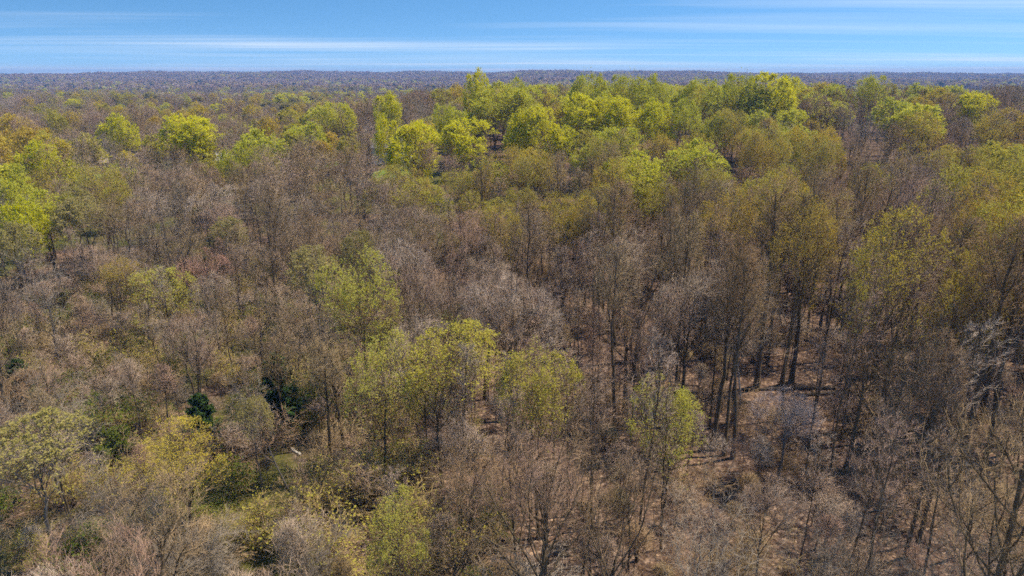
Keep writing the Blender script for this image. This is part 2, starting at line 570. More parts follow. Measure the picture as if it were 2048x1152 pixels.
def grow(seed, H, form, dens=1.0, leaf=None, n_leaf=0, leaf_size=0.25, tw=1.0, lod=0, flush=0.25):
    """returns (trunk MB, twig MB, leaf MB); tw thickens the twigs"""
    rg = np.random.default_rng(seed)
    f = FORM[form]
    P0, R0 = trunk_line(rg, H, f['top'], f['r'] * H / 25, wob=0.15 if form != 'spread' else 0.22)
    n1, a0, a1, an, ln, up1 = f['l1']
    P1, R1 = spawn(rg, P0, R0, n1, a0, a1, an, ln, 7, up1, f['curl'] * 0.75, 0.52, 0.02, jit=0.32)
    sc = lambda n: max(2, int(round(n * dens)))
    env = f.get('env')
    sh = (*rg.normal(0, 0.035, 2), *rg.uniform(0.8, 1.2, 2))
    if env:
        P1 = envelope(P1, H, env, sh)
    n2, b0, b1, bn, r2 = f['l2']
    P2, R2 = spawn(rg, P1, R1, sc(n2), b0, b1, bn, lambda t, L: L * r2 * (1.15 - 0.6 * t), 5, f['up'], f['curl'], 0.6, 0.014)
    if env:
        P2 = envelope(P2, H, env, sh)
    n3, b0, b1, bn, r3 = f['l3']
    P3, R3 = spawn(rg, P2, R2, sc(n3), b0, b1, bn, lambda t, L: L * r3 * (1.15 - 0.5 * t) + 0.15, 4, f['up'], f['curl'], 0.6, 0.009 * tw)
    if env:
        P3 = envelope(P3, H, env, sh)
    trunk, twig, leafm = MB(), MB(), MB()
    trunk.tubes(P0, R0, 8 if lod == 0 else 5, 0, tip=False)
    trunk.tubes(P1, R1, 5 if lod == 0 else 3, 0)
    if lod < 2:
        (twig if tw > 1.4 else trunk).tubes(P2, R2 * (1.3 if tw < 1.4 else 1.3), 4 if lod == 0 else 3, 1 if tw > 1.4 else 0)
    P4 = P3
    if lod == 0:
        twig.tubes(P3, R3, 3, 1)
        n4, b0, b1, bn, r4 = f['l4']
        P4, R4 = spawn(rg, P3, R3, sc(n4), b0, b1, bn, lambda t, L: L * r4 * (1.1 - 0.4 * t) + 0.10, 3, f['up'], f['curl'], 0.62, 0.0065 * tw, 0.03)
        twig.tubes(P4, R4, 3, 1)
    elif lod == 1:
        twig.tubes(P3[:, [0, 1, 3]], R3[:, [0, 1, 3]] * 1.5 * tw, 3, 1)
        P4, R4 = spawn(rg, P3, R3, 2, 0.2, 1.0, (20, 55), lambda t, L: L * 0.75 + 0.2, 2, f['up'], f['curl'], 0.9, 0.016 * tw, 0.05)
        twig.tubes(P4, R4, 3, 1)
    else:
        twig.tubes(P3[:, [0, 3]], R3[:, [0, 3]] * 3.5 * tw, 3, 1)
    if n_leaf:
        P4 = P4[rg.uniform(size=len(P4)) < 0.85]
        Np = len(P4)
        per = max(1, int(math.ceil(1.45 * n_leaf / Np)))
        t = 1 - rg.uniform(0, 1, (Np, per)) ** 1.6 * 0.8
        pos, _, _, _ = interp(P4, t)
        pos = pos.reshape(-1, 3) + rg.normal(0, leaf_size * 0.55, (Np * per, 3))
        zb, zt = np.percentile(pos[:, 2], (2, 98))
        keep = rg.uniform(size=len(pos)) < flush + 1.0 * (pos[:, 2] - zb) / (zt - zb)      # the top flushes first
        pos = pos[keep]
        pos = pos[rg.permutation(len(pos))[:n_leaf]]
        leafm.leaves(pos, leaf_size, rg, 2)
    return trunk, twig, leafm


def cedar_parts(seed, H):
    """dense upright evergreen with a pointed, ragged crown to the ground"""
    rg = np.random.default_rng(seed)
    P0, R0 = trunk_line(rg, H, 0.98, 0.22 * H / 10)
    P1, R1 = spawn(rg, P0, R0, 70, 0.06, 0.99, (45, 80), lambda t, L: L * 0.23 * (1 - t) ** 0.7 * (0.55 + 0.9 * np.minimum(t * 4, 1)) * 0.8 + 0.15, 4, 0.14, 0.12, 0.4, 0.012, jit=0.35)
    P2, R2 = spawn(rg, P1, R1, 6, 0.2, 1.0, (30, 60), lambda t, L: L * 0.38 + 0.12, 3, 0.12, 0.12, 0.6, 0.006)
    trunk, twig, leafm = MB(), MB(), MB()
    trunk.tubes(P0, R0, 7, 0, tip=False)
    twig.tubes(P1, R1, 3, 1)
    t = rg.uniform(0.1, 1, (len(P2), 22))
    pos, _, _, _ = interp(P2, t)
    leafm.leaves(pos.reshape(-1, 3) + rg.normal(0, 0.07, (pos.size // 3, 3)), 0.15, rg, 2, 0.6, 2.0)
    return trunk, twig, leafm


class Species:
    """one grown tree of a kind: meshes of its parts, and one joined mesh for the far wood"""
    def __init__(self, key, parts, mats, H):
        self.key, self.H = key, H
        bark, tw, lf = mats
        tr, tg, le = parts
        for mb in (tg, le):
            mb.mq = [a * 0 for a in mb.mq]
            mb.mt = [a * 0 for a in mb.mt]
        self.trunk = tr.mesh(key + '_trunk', [M[bark]], True)
        self.twigs = tg.mesh(key + '_twigs', [M[tw]], False)
        self.leaves = le.mesh(key + '_leaves', [M[lf]]) if le.v else None
        V = np.concatenate(tg.v)
        c = V[:, :2]
        self.cr = float(np.percentile(np.hypot(c[:, 0], c[:, 1]), 93))
        self.cb = float(np.percentile(V[:, 2], 4))
        self.top = float(np.percentile(V[:, 2], 99.7))


SP_ = {}


def species(name, form, variants, H, mats, seed0, **kw):
    SP_[name] = [Species(f'{name}_{i}', grow(seed0 + i * 7, H, form, **kw), mats, H) for i in range(variants)]


species('tall', 'tall', 4, 26, ('bark', 'twig_brown', None), 100, tw=1.35)
species('slim', 'slim', 3, 19, ('bark', 'twig_purple', None), 150, tw=1.35)
species('fine', 'round', 3, 21, ('bark', 'twig_purple', None), 200, tw=1.35)
species('oak', 'spread', 3, 22, ('bark', 'twig_brown', None), 300, tw=1.35)
species('limb', 'limb', 3, 20, ('bark', 'twig_brown', None), 350, tw=1.2)
species('pale', 'coarse', 3, 19, ('bark_grey', 'twig_pale', None), 400, tw=1.7)
species('lilac', 'round', 1, 12, ('bark_grey', 'twig_lilac', None), 450)
species('pink', 'round', 1, 16, ('bark', 'twig_pink', 'bud_gold'), 460)
species('gold', 'feather', 3, 25, ('bark', 'twig_gold', 'bud_gold'), 500, dens=0.92, n_leaf=8500, leaf_size=0.095, flush=0.55)
species('olive', 'feather', 2, 20, ('bark', 'twig_gold', 'bud_olive'), 550, dens=0.95, n_leaf=7000, leaf_size=0.11)
species('bright', 'plume', 4, 22, ('bark', 'twig_gold', 'leaf_bright'), 600, dens=0.85, n_leaf=17000, leaf_size=0.20, flush=0.4)
species('green', 'plume', 3, 20, ('bark', 'twig_gold', 'leaf_green'), 650, dens=0.85, n_leaf=12000, leaf_size=0.165, flush=0.4)
species('young', 'plume', 3, 20, ('bark', 'twig_gold', 'leaf_young'), 680, dens=0.9, n_leaf=7500, leaf_size=0.125, flush=0.4)
species('cream', 'round', 2, 17, ('bark_grey', 'twig_pale', 'leaf_pale'), 700, dens=0.9, n_leaf=6000, leaf_size=0.12)
species('thicket', 'brush', 2, 5, ('bark_grey', 'twig_pale', None), 750, dens=1.1, tw=1.5)
species('goldbush', 'brush', 1, 5, ('bark', 'twig_gold', 'bud_olive'), 770, dens=0.9, n_leaf=3500, leaf_size=0.09)
species('greenbush', 'brush', 1, 4, ('bark', 'twig_gold', 'shrub_green'), 780, dens=0.7, n_leaf=6000, leaf_size=0.18)
SP_['cedar'] = [Species('cedar_%d' % i, cedar_parts(800 + i, 9), ('bark', 'twig_brown', 'needle'), 9) for i in range(2)]

KIND = {  # name, category, colour words
    'tall': ('bare_tree', 'bare tree', 'tall bare brown tree'),
    'slim': ('bare_tree', 'bare tree', 'slim bare pole tree'),
    'fine': ('bare_tree', 'bare tree', 'bare purple-grey tree'),
    'oak': ('bare_tree', 'bare tree', 'spreading bare brown tree'),
    'limb': ('bare_tree', 'bare tree', 'heavy-limbed bare tree'),
    'pale': ('bare_tree', 'bare tree', 'pale-branched bare tree'),
    'lilac': ('bare_tree', 'bare tree', 'low lilac-grey bare tree'),
    'pink': ('bare_tree', 'bare tree', 'pinkish bare tree'),
    'gold': ('budding_tree', 'budding tree', 'gold budding tree'),
    'olive': ('budding_tree', 'budding tree', 'budding olive-green tree'),
    'bright': ('leafy_tree', 'leafy tree', 'bright yellow-green leafy tree'),
    'green': ('leafy_tree', 'leafy tree', 'yellow-green leafing tree'),
    'young': ('leafy_tree', 'leafy tree', 'thinly leafed yellow-green tree'),
    'cream': ('leafy_tree', 'leafy tree', 'pale yellow-cream leafy tree'),
    'thicket': ('brush_thicket', 'thicket', 'pale bare thicket'),
    'goldbush': ('budding_shrub', 'shrub', 'gold budding shrub'),
    'greenbush': ('green_shrub', 'shrub', 'dark green shrub'),
    'cedar': ('cedar_tree', 'evergreen tree', 'dark green cedar'),
}
GROUPS = {'bare_tree': 'bare trees of the wood', 'budding_tree': 'budding trees of the wood', 'leafy_tree': 'trees in fresh leaf',
          'brush_thicket': 'bare thickets', 'budding_shrub': 'budding shrubs', 'green_shrub': 'green shrubs', 'cedar_tree': 'cedars'}

PLACED = []   # dicts of every individual tree


def plant(kind, x, y, h, width=None, label=None, short=None, lean=0.0, rz=None, variant=None):
    sp = SP_[kind][int(rng.integers(len(SP_[kind]))) if variant is None else variant]
    name, cat, _ = KIND[kind]
    z = float(terrain(x, y))
    e = bpy.data.objects.new(name, None)
    e.empty_display_size = 0.5
    COL.objects.link(e)
    s = h / sp.top
    sw = s if width is None else (width / 2) / sp.cr
    sw = min(max(sw, s * 0.55), s * 1.5)
    e.location = (x, y, z)
    e.scale = (sw, sw, s)
    e.rotation_euler = (float(rng.normal(0, 0.02)), lean + float(rng.normal(0, 0.02)), float(rng.uniform(0, 6.28)) if rz is None else rz)
    e.rotation_mode = 'ZYX' if lean else 'XYZ'
    link('trunk', sp.trunk, e)
    link('crown', sp.twigs, e)
    if sp.leaves:
        link('foliage', sp.leaves, e)
    tag(e, label, cat, GROUPS[name])
    px, py, dep = project(x, y, z + h)
    _, pyb, _ = project(x, y, z + sp.cb * s)
    PLACED.append(dict(o=e, kind=kind, x=x, y=y, z=z, h=h, r=sp.cr * sw, px=px, py=py, pyb=pyb, dep=dep, label=label, short=short, wpx=FPX * 2 * sp.cr * sw / dep))
    return e


def plant_top(kind, px, ytop, wpx, h, label, short=None, **kw):
    """a tree whose crown top is seen at (px, ytop) and whose crown is wpx wide"""
    x, y = locate(px, ytop, h)
    dep = project(x, y, float(terrain(x, y)) + h)[2]
    return plant(kind, x, y, h, wpx * dep / FPX, label, short, **kw)


def plant_base(kind, px, ybase, h, width, label, short=None, **kw):
    x, y = locate(px, ybase, 0)
    return plant(kind, x, y, h, width, label, short, **kw)


# --- the trees one can tell apart in the photograph
TOP = [
    # far, bright leaf
    ('bright', 85, 283, 105, 22, 'bright yellow-green leafy tree at the left edge, beside the tan roofed house', 'leafy tree beside the tan house'),
    ('bright', 243, 228, 82, 24, 'round yellow-green tree standing alone to the right of the tan roofed house', 'lone round yellow-green tree'),
    ('bright', 383, 233, 118, 25, 'broad yellow-green tree with dark limbs in the brown wood, left half', 'broad dark-limbed yellow-green tree'),
    ('bright', 40, 398, 92, 19, 'low rounded yellow-green tree at the left edge below the tall leafy one', None),
    ('bright', 572, 187, 80, 25, 'far yellow-green tree left of the centre, near the blue ridge', 'far yellow-green tree near the ridge'),
    ('green', 672, 205, 76, 23, 'small far yellow-green tree between two taller leafy ones', None),
    ('bright', 770, 184, 68, 25, 'tidy domed yellow-green tree below the sky, left of the leafy belt', 'domed yellow-green tree'),
    ('bright', 768, 232, 62, 25, 'narrow bright tree at the left end of the leafy clump by the white house', None),
    ('bright', 822, 246, 112, 25, 'brightest yellow-green tree standing before the white house', 'bright tree before the white house'),
    ('bright', 935, 240, 116, 22, 'wide low domed yellow-green tree right of the white house', 'wide domed yellow-green tree'),
    ('green', 885, 208, 50, 24, 'slim yellow-green tree behind the wide domed one', None),
    ('bright', 958, 139, 62, 30, 'tallest yellow-green tree, its top standing out against the sky', 'tallest tree against the sky'),
    ('green', 990, 166, 120, 27, 'broad yellow-green tree just in front of the tallest tree', None),
    ('green', 1040, 156, 56, 28, 'rounded yellow-green tree top right of the tallest tree', None),
    ('bright', 1042, 220, 62, 24, 'small bright tree at the left foot of the leafy belt', None),
    ('bright', 1088, 214, 90, 25, 'bright yellow-green tree in the lower left of the leafy belt', 'lower left tree of the leafy belt'),
    ('bright', 1130, 252, 84, 19, 'lowest bright yellow-green tree of the leafy belt', None),
    ('green', 1180, 149, 84, 29, 'yellow-green tree on the skyline, left end of the leafy belt', None),
    ('bright', 1165, 189, 108, 26, 'wide bright tree in the middle row of the leafy belt, left part', None),
    ('green', 1256, 151, 86, 29, 'second skyline tree of the leafy belt counted from the left', None),
    ('bright', 1236, 194, 92, 26, 'bright rounded tree in the middle of the leafy belt', 'bright tree amid the leafy belt'),
    ('bright', 1318, 199, 94, 25, 'bright rounded tree at the right of the middle row, leafy belt', None),
    ('green', 1316, 150, 74, 29, 'third skyline tree of the leafy belt counted from the left', None),
    ('green', 1400, 158, 86, 28, 'olive-green skyline tree right of the middle of the leafy belt', None),
    ('green', 1385, 200, 80, 25, 'dull green tree in the front row of the leafy belt, right part', None),
    ('green', 1478, 149, 76, 29, 'dark-limbed yellow-green skyline tree near the right end of the belt', None),
    ('bright', 1536, 147, 104, 29, 'large bright skyline tree at the right end of the leafy belt', 'right end of the leafy belt'),
    ('bright', 1582, 153, 60, 27, 'small bright tree ending the leafy belt beside the big bare tree', None),
    ('bright', 1820, 146, 112, 27, 'wide yellow-green tree on the skyline to the right of the bare trees', 'yellow-green tree on the right skyline'),
    ('bright', 1952, 186, 74, 22, 'small bright tree near the right edge below the skyline', None),
    ('green', 1748, 152, 62, 27, 'small yellow-green skyline tree between bare brown crowns', None),
    ('olive', 1470, 215, 80, 24, 'olive tree below the skyline trees, right of the leafy belt front', None),
    ('green', 1432, 225, 62, 22, 'small yellow-green tree low in the belt before bare grey trees', None),
    # far, bare and budding
    ('limb', 1655, 160, 135, 27, 'big dark bare tree on the skyline right of the leafy belt', 'big dark bare skyline tree'),
    ('limb', 1740, 243, 100, 24, 'bare tree with dark forked limbs in front of the right-hand wood', 'dark forked bare tree'),
    ('gold', 1850, 222, 160, 24, 'orange-gold budding tree high on the right', 'orange-gold tree on the right'),
    ('gold', 2010, 213, 150, 26, 'large orange-gold budding tree at the right edge', 'orange-gold tree at the right edge'),
    ('gold', 1630, 240, 100, 24, 'gold budding tree before the dark bare skyline tree', None),
    ('gold', 1520, 255, 100, 24, 'gold-green budding tree with pale trunks, right of centre', None),
    ('pale', 1540, 222, 110, 24, 'bare tree with whitish limbs in front of the leafy belt, right part', None),
    ('gold', 1000, 292, 110, 23, 'olive-gold budding tree below the wide domed yellow-green tree', None),
    ('olive', 925, 338, 95, 20, 'olive-gold round budding tree left of the centre line', None),
    ('gold', 1085, 300, 90, 23, 'gold budding tree below the lowest tree of the leafy belt', None),
    ('gold', 1300, 268, 110, 23, 'gold budding tree before the front row of the leafy belt', None),
    ('gold', 1385, 262, 90, 24, 'olive-gold budding tree before the right part of the leafy belt', None),
    # middle distance
    ('limb', 530, 383, 140, 21, 'wide bare tree with dark sweeping limbs, left of centre', 'bare tree with dark sweeping limbs'),
    ('limb', 345, 398, 110, 19, 'bare tree with a low dark limb reaching left, left middle', 'bare tree with low dark limb'),
    ('pale', 262, 420, 90, 18, 'bare grey tree with dark trunk and pale twigs, left middle', 'bare grey tree with dark trunk'),
    ('cream', 160, 398, 115, 18, 'pale cream-yellow leafing tree in the left middle', 'cream-yellow tree in left middle'),
    ('cream', 25, 450, 100, 18, 'pale buff leafing tree at the left edge with a dark trunk', None),
    ('cream', 450, 434, 78, 17, 'small pale yellow tree beside the bare sweeping limbs', None),
    ('pink', 402, 498, 120, 15, 'pinkish bare tree in the left middle', 'pinkish bare tree'),
    ('gold', 212, 513, 95, 15, 'small golden-yellow tree in the left middle', 'small golden-yellow tree'),
    ('young', 320, 535, 125, 14, 'small green leafing tree right of the golden-yellow one', None),
    ('cream', 712, 462, 78, 19, 'pale yellow leaf spray poking above the large pale green tree', None),
    ('cream', 620, 497, 110, 18, 'cream-green leafing tree left of the large pale green tree', None),
    ('young', 715, 503, 172, 21, 'large pale yellow-green tree left of the centre', 'large pale green tree'),
    ('olive', 872, 640, 225, 18, 'broad olive-green leafing tree near the centre', 'broad olive tree near centre'),
    ('young', 752, 672, 175, 17, 'loose green leafing tree below the large pale green tree', None),
    ('olive', 1082, 708, 185, 18, 'rounded olive budding tree in the lower middle', 'olive tree in the lower middle'),
    ('young', 1345, 758, 180, 15, 'small yellow-green leafing tree among dark trunks, right of lower middle', 'small leafing tree among dark trunks'),
    ('lilac', 1580, 795, 200, 11, 'low lilac-grey bare tree standing on brown leaf litter', 'low lilac-grey bare tree'),
    ('gold', 1560, 342, 125, 27, 'gold-green budding tree with tall trunk in the right middle', 'gold-green tree in right middle'),
    ('gold', 1440, 368, 150, 26, 'wide gold budding tree left of the gold-green one, right middle', None),
    ('pale', 1385, 345, 120, 24, 'pale grey bare tree between gold budding trees right of centre', None),
    ('fine', 960, 425, 150, 20, 'grey-lilac bare tree of fine twigs in the very centre', 'grey bare tree in the centre'),
    ('fine', 1240, 462, 190, 20, 'wide grey bare tree of fine twigs right of the centre', 'wide grey bare tree'),
    ('fine', 1000, 545, 200, 19, 'low grey-brown bare tree above the broad olive tree', None),
    ('fine', 820, 415, 130, 20, 'purple-grey bare tree left of the centre', None),
    ('fine', 1390, 545, 210, 21, 'dense grey bare crown over tall dark trunks, right of centre', 'dense grey crown over dark trunks'),
    ('fine', 580, 570, 150, 15, 'purple-brown bare tree left of the large pale green tree', None),
    ('fine', 1850, 330, 150, 24, 'reddish-brown bare tree in the right middle', 'reddish-brown bare tree'),
    # near
    ('limb', 1075, 835, 330, 19, 'big near bare tree with dark forking limbs at the bottom middle', 'big forking bare tree'),
    ('limb', 1230, 870, 330, 18, 'near bare tree with twisted dark limbs right of the bottom middle', 'bare tree with twisted limbs'),
    ('pale', 1790, 925, 190, 20, 'bare tree with whitish curved branches at the bottom right', 'whitish bare tree at bottom right'),
    ('pale', 1960, 930, 230, 20, 'largest whitish bare tree in the bottom right corner', 'whitish bare tree in the corner'),
    ('pale', 1660, 985, 190, 19, 'bare tree with thin pale twigs at the bottom, right of lilac-grey tree', None),
    ('pale', 1420, 930, 230, 16, 'tan bare tree of arching twigs at the bottom, right of middle', 'tan bare tree of arching twigs'),
    ('thicket', 340, 1040, 270, 7, 'pale arching thicket at the bottom left', 'pale arching thicket'),
    ('thicket', 610, 1030, 170, 8, 'pale grey thicket with a few leaves, left of the bottom middle', None),
    ('thicket', 250, 930, 180, 10, 'pinkish-grey bare thicket in the lower left', None),
    ('gold', 345, 850, 190, 13, 'gold-olive budding tree in the lower left', 'gold-olive tree in the lower left'),
    ('cream', 50, 840, 190, 14, 'tan-yellow leafing tree at the left edge, lower left', 'tan-yellow tree at left edge'),
    ('cream', 500, 788, 72, 12, 'small pale yellow-tipped tree in the lower left', None),
    ('pale', 80, 735, 190, 14, 'pale grey twiggy bare tree at the left edge above the tan-yellow one', None),
    ('goldbush', 455, 1012, 95, 5, 'yellow budding shrub behind the pale arching thicket', None),
    ('young', 790, 985, 130, 14, 'dull yellow-green tree at the bottom, left of the forking bare tree', None),
    ('goldbush', 60, 1050, 130, 5, 'gold budding shrub in the bottom left corner', None),
    ('greenbush', 175, 1128, 70, 3, 'bright green bush at the bottom edge, left corner', None),
    ('greenbush', 232, 862, 110, 4, 'dark green shrub in the lower left', 'dark green shrub'),
    ('greenbush', 185, 790, 110, 5, 'mossy green shrub above the dark green one', None),
    ('cedar', 546, 712, 56, 10.5, 'taller dark cedar left of the lower middle', 'taller dark cedar'),
    ('cedar', 398, 796, 50, 8, 'dark cedar just left of the taller one', 'second dark cedar'),
    ('cedar', 35, 722, 50, 6, 'low dark cedar at the left edge', 'low cedar at left edge'),
]
for kind, px, yt, w, h, lab, short in TOP:
    plant_top(kind, px, yt, w, h, lab, short)

BASE = [
    ('tall', 1513, 775, 28, 9, 'tall bare trunk left of the pair behind the fallen logs', 'trunks behind the fallen logs'),
    ('tall', 1563, 772, 27, 8, 'left trunk of the pair behind the fallen logs', None),
    ('tall', 1582, 765, 29, 9, 'right trunk of the pair behind the fallen logs', None),
    ('gold', 1690, 945, 29, 9, 'tall straight tree with yellow-green top right of the lilac-grey tree', 'tall yellow-topped tree'),
    ('limb', 1738, 985, 19, 9, 'forked dark tree between the yellow-topped tree and straight trunks', 'forked dark tree'),
    ('tall', 1845, 918, 27, 9, 'straight dark trunk, first of the row on the right', 'row of straight trunks'),
    ('gold', 1868, 935, 24, 7, 'slender trunk second in the row on the right', None),
    ('tall', 1910, 985, 28, 9, 'third straight trunk of the row on the right, near the corner', None),
    ('tall', 1962, 960, 27, 8, 'fourth straight trunk of the row, forked low', None),
    ('gold', 2030, 905, 29, 10, 'thick trunk at the right edge with yellow-green top', 'thick trunk at right edge'),
    ('tall', 1425, 900, 25, 7, 'thick dark trunk behind the small leafing tree', None),
    ('tall', 1447, 912, 23, 6, 'thin dark trunk right of the small leafing tree', None),
    ('tall', 1465, 918, 24, 7, 'dark trunk at the left foot of the lilac-grey tree', None),
    ('tall', 1217, 668, 25, 8, 'thick dark trunk on bare leaf litter in the middle', 'thick trunk in the middle'),
    ('tall', 1186, 664, 24, 7, 'dark trunk just left of the thick one in the middle', None),
    ('tall', 1060, 690, 23, 7, 'dark trunk behind the olive tree in the lower middle', None),
    ('limb', 1010, 700, 22, 8, 'leaning dark tree right of the broad olive tree', None),
    ('tall', 1645, 725, 25, 8, 'thin trunk right of the pair behind the fallen logs', None),
    ('tall', 1320, 740, 24, 7, 'slim dark trunk left of the small leafing tree', None),
    ('pale', 590, 1010, 15, 5, 'leaning pale grey tree over mossy grass in the lower left', 'leaning pale tree'),
    ('tall', 580, 905, 14, 4, 'thin dark tree standing on the mossy grass', None),
    ('tall', 660, 960, 15, 5, 'dark slender tree right of the mossy grass', None),
]
for kind, px, yb, h, w, lab, short in BASE:
    plant_base(kind, px, yb, h, w, lab, short, lean=(-0.30 if 'leaning pale' in lab else 0.0), rz=0.0 if 'leaning pale' in lab else None)
NOTABLE = list(PLACED)
for p in NOTABLE[len(TOP):]:
    p['base'] = project(p['x'], p['y'], p['z'])[:2]
LAND = [p for p in NOTABLE if p['short']]

# --- houses stand in clearings
HOUSES = [(182, 330, 4.0), (785, 322, 3.0)]
CLEAR = []
for hx, hy, rad in HOUSES:
    X, Y = locate(hx, hy, 1.0)
    CLEAR.append((X, Y))

# --- fill: which kind grows where (rows of 64 px from y=150, columns of 128 px)
MAP = ['botbotboyyyyytyb',
       'obobyobyyyyyybto',
       'bybybbyyyyyygbgg',
       'yobtbboyggggogbg',
       'cbbbbbboggbggbbg',
       'cbbbbcpppbpggbbg',
       'cbbpbbpppppbgpbg',
       'obbpbbpppppptgtg',
       'bbbbbbppptptttbg',
       'bbbbbbbbpttttttt',
       'bbkbbbbgbttttgtt',
       'bbkbbbbgbbotttgt',
       'bbkbbbbbbbbbtttt',
       'kbkbbbbbbbkkkkkk',
       'bbkbbbbobbbkkkkk',
       'bbkbbbbobbbkkkkk']
LET = {'b': ['fine', 'oak', 'tall', 'limb', 'oak', 'pale', 'fine', 'limb'], 'p': ['fine', 'tall', 'fine', 'tall', 'oak', 'limb'], 't': ['tall', 'tall', 'fine'], 'o': ['olive', 'gold', 'fine', 'oak'],
       'y': ['green', 'olive', 'fine', 'tall', 'gold', 'green', 'oak'], 'g': ['gold', 'gold', 'tall', 'olive'], 'c': ['cream', 'fine', 'oak', 'pale'], 'k': ['pale', 'pale', 'tall', 'oak']}


def pick_kind(px, py, rg):
    c = int(np.clip((px + rg.normal(0, 35)) // 128, 0, 15))
    r = int(np.clip((py - 150 + rg.normal(0, 16)) // 64, 0, 15))
    L = LET[MAP[r][c]]
    return L[int(rg.integers(len(L)))]


def fill_height(px, py, rg):
    """left: younger, lower wood; right: tall timber"""
    a = float(sstep(500, 1450, px))
    near = float(sstep(430, 700, py))
    h = 21 + 2.5 * a - near * 3.5 * (1 - a) + near * 2.0 * a
    return h * float(rg.uniform(0.82, 1.14))


frg = np.random.default_rng(77)
near_cand, far_pts = [], []


def in_clear(x, y):
    for cx, cy_ in CLEAR:
        t = ((x - cx) * cx + (y - cy_) * cy_) / math.hypot(cx, cy_)
        s = abs((x - cx) * cy_ - (y - cy_) * cx) / math.hypot(cx, cy_)
        if -70 < t < 9 and s < 5:
            return True
    return False


def candidates(r0, r1, sp, half):
    n = int(half * (r1 * r1 - r0 * r0) / (sp * sp))
    cell = {}
    out = []
    r = np.sqrt(frg.uniform(r0 * r0, r1 * r1, n * 3))
    a = frg.uniform(-half, half, n * 3)
    X, Y = r * np.sin(a), r * np.cos(a)
    for x, y in zip(X, Y):
        k = (int(x // sp), int(y // sp))
        ok = True
        for i in (-1, 0, 1):
            for j in (-1, 0, 1):
                for (u, v) in cell.get((k[0] + i, k[1] + j), ()):
                    if (u - x) ** 2 + (v - y) ** 2 < (sp * 0.82) ** 2:
                        ok = False
        if ok:
            cell.setdefault(k, []).append((x, y))
            out.append((float(x), float(y)))
    return out


def hides(px, py, pyb, w, dep):
    for q in NOTABLE:
        if dep < q['dep'] - 1.0 and abs(px - q['px']) < (0.5 if q['kind'] in ('cedar', 'lilac') else 0.36) * (w + q['wpx']) and py < q['py'] + 0.75 * (q['pyb'] - q['py']) and pyb > q['py']:
            return 1.0 if q['kind'] in ('cedar', 'lilac', 'greenbush', 'goldbush') else 0.75
    for q in NOTABLE:
        if q.get('base') and dep < q['dep'] - 1.0 and abs(px - q['base'][0]) < 0.42 * w + 12 and py < q['base'][1] - 10 and pyb > q['py']:
            return 0.75
    return 0.0


NEAR_R = 172.0
spots = [p for p in candidates(26, NEAR_R, 4.5, R(42)) if p[0] / p[1] > 0.10]
spots += [p for p in candidates(26, NEAR_R, 5.6, R(42)) if p[0] / p[1] <= 0.10]
n_main = len(spots)
spots += [p for p in candidates(45, 140, 5.0, R(38)) if p[0] / p[1] > -0.15 or frg.uniform() < 0.5]      # slim poles between the big trees
for i_spot, (x, y) in enumerate(spots):
    z = float(terrain(x, y))
    px0, pyg, dep = project(x, y, z)
    h = fill_height(px0, pyg - 20, frg)
    if pyg > 500 and frg.uniform() < 0.28 * float(sstep(900, 1450, px0)):
        continue          # open leaf litter between tall trunks
    px, py, dep = project(x, y, z + h * 0.8)
    kind = pick_kind(px, py, frg)
    if kind == 'cream':
        h *= 0.9
    if 850 < px < 1420 and dep < 43:
        continue          # the two near forking trees stand alone here
    if i_spot >= n_main:
        kind = 'slim'
        h *= float(frg.uniform(0.6, 0.92))
    if pyg > 780 and px < 900:
        h *= 0.9
    if px > 900 and dep < 66 and kind != 'slim':      # only open pale-branched trees stand before the tall trunks
        kind = (('pale', 'pale', 'limb', 'oak', 'fine', 'tall', 'tall') if px > 1330 else ('limb', 'oak', 'fine', 'limb', 'tall', 'oak', 'fine'))[int(frg.integers(7))]
    if px > 900 and dep < 66 and kind not in ('tall', 'slim'):
        top_h = CAM_Z - z - math.hypot(x, y) * math.tan(R(PITCH) + math.atan(((905 if px > 1330 else 850) - 576) / FPX))
        if top_h < 11:
            if frg.uniform() < 0.5:
                continue
            kind = 'slim'
            top_h = 18.0
        h = min(h, top_h) * float(frg.uniform(0.85, 1.0))
    px, py, dep = project(x, y, z + h)
    w = FPX * h * 0.36 / dep
    pyb = project(x, y, z + h * 0.4)[1]
    if min((x - q['x']) ** 2 + (y - q['y']) ** 2 for q in NOTABLE) < 3.0 ** 2 or in_clear(x, y):
        continue
    hd = hides(px, py, pyb, w * (0.4 if kind == 'slim' else 1.0), dep)
    if frg.uniform() < (hd if kind != 'slim' or hd == 1.0 else hd * 0.45):
        continue
    seen = -w / 2 < px < 2048 + w / 2 and py < 1150
    near_cand.append((dep, kind, x, y, h, seen))
near_cand.sort()
COUNT = {}
for p in PLACED:
    k = KIND[p['kind']][0]
    COUNT[k] = COUNT.get(k, 0) + 1
SRC_SLOT = {}
for dep, kind, x, y, h, seen in near_cand:
    nm = KIND[kind][0]
    if seen and COUNT.get(nm, 0) < 300:
        COUNT[nm] = COUNT.get(nm, 0) + 1
        plant(kind, x, y, h, 2 * SP_[kind][0].cr * h / SP_[kind][0].top * float(frg.uniform(0.75, 1.0) if kind in ('tall', 'gold') else frg.uniform(0.9, 1.2)))
    else:
        far_pts.append((x, y, h, kind))

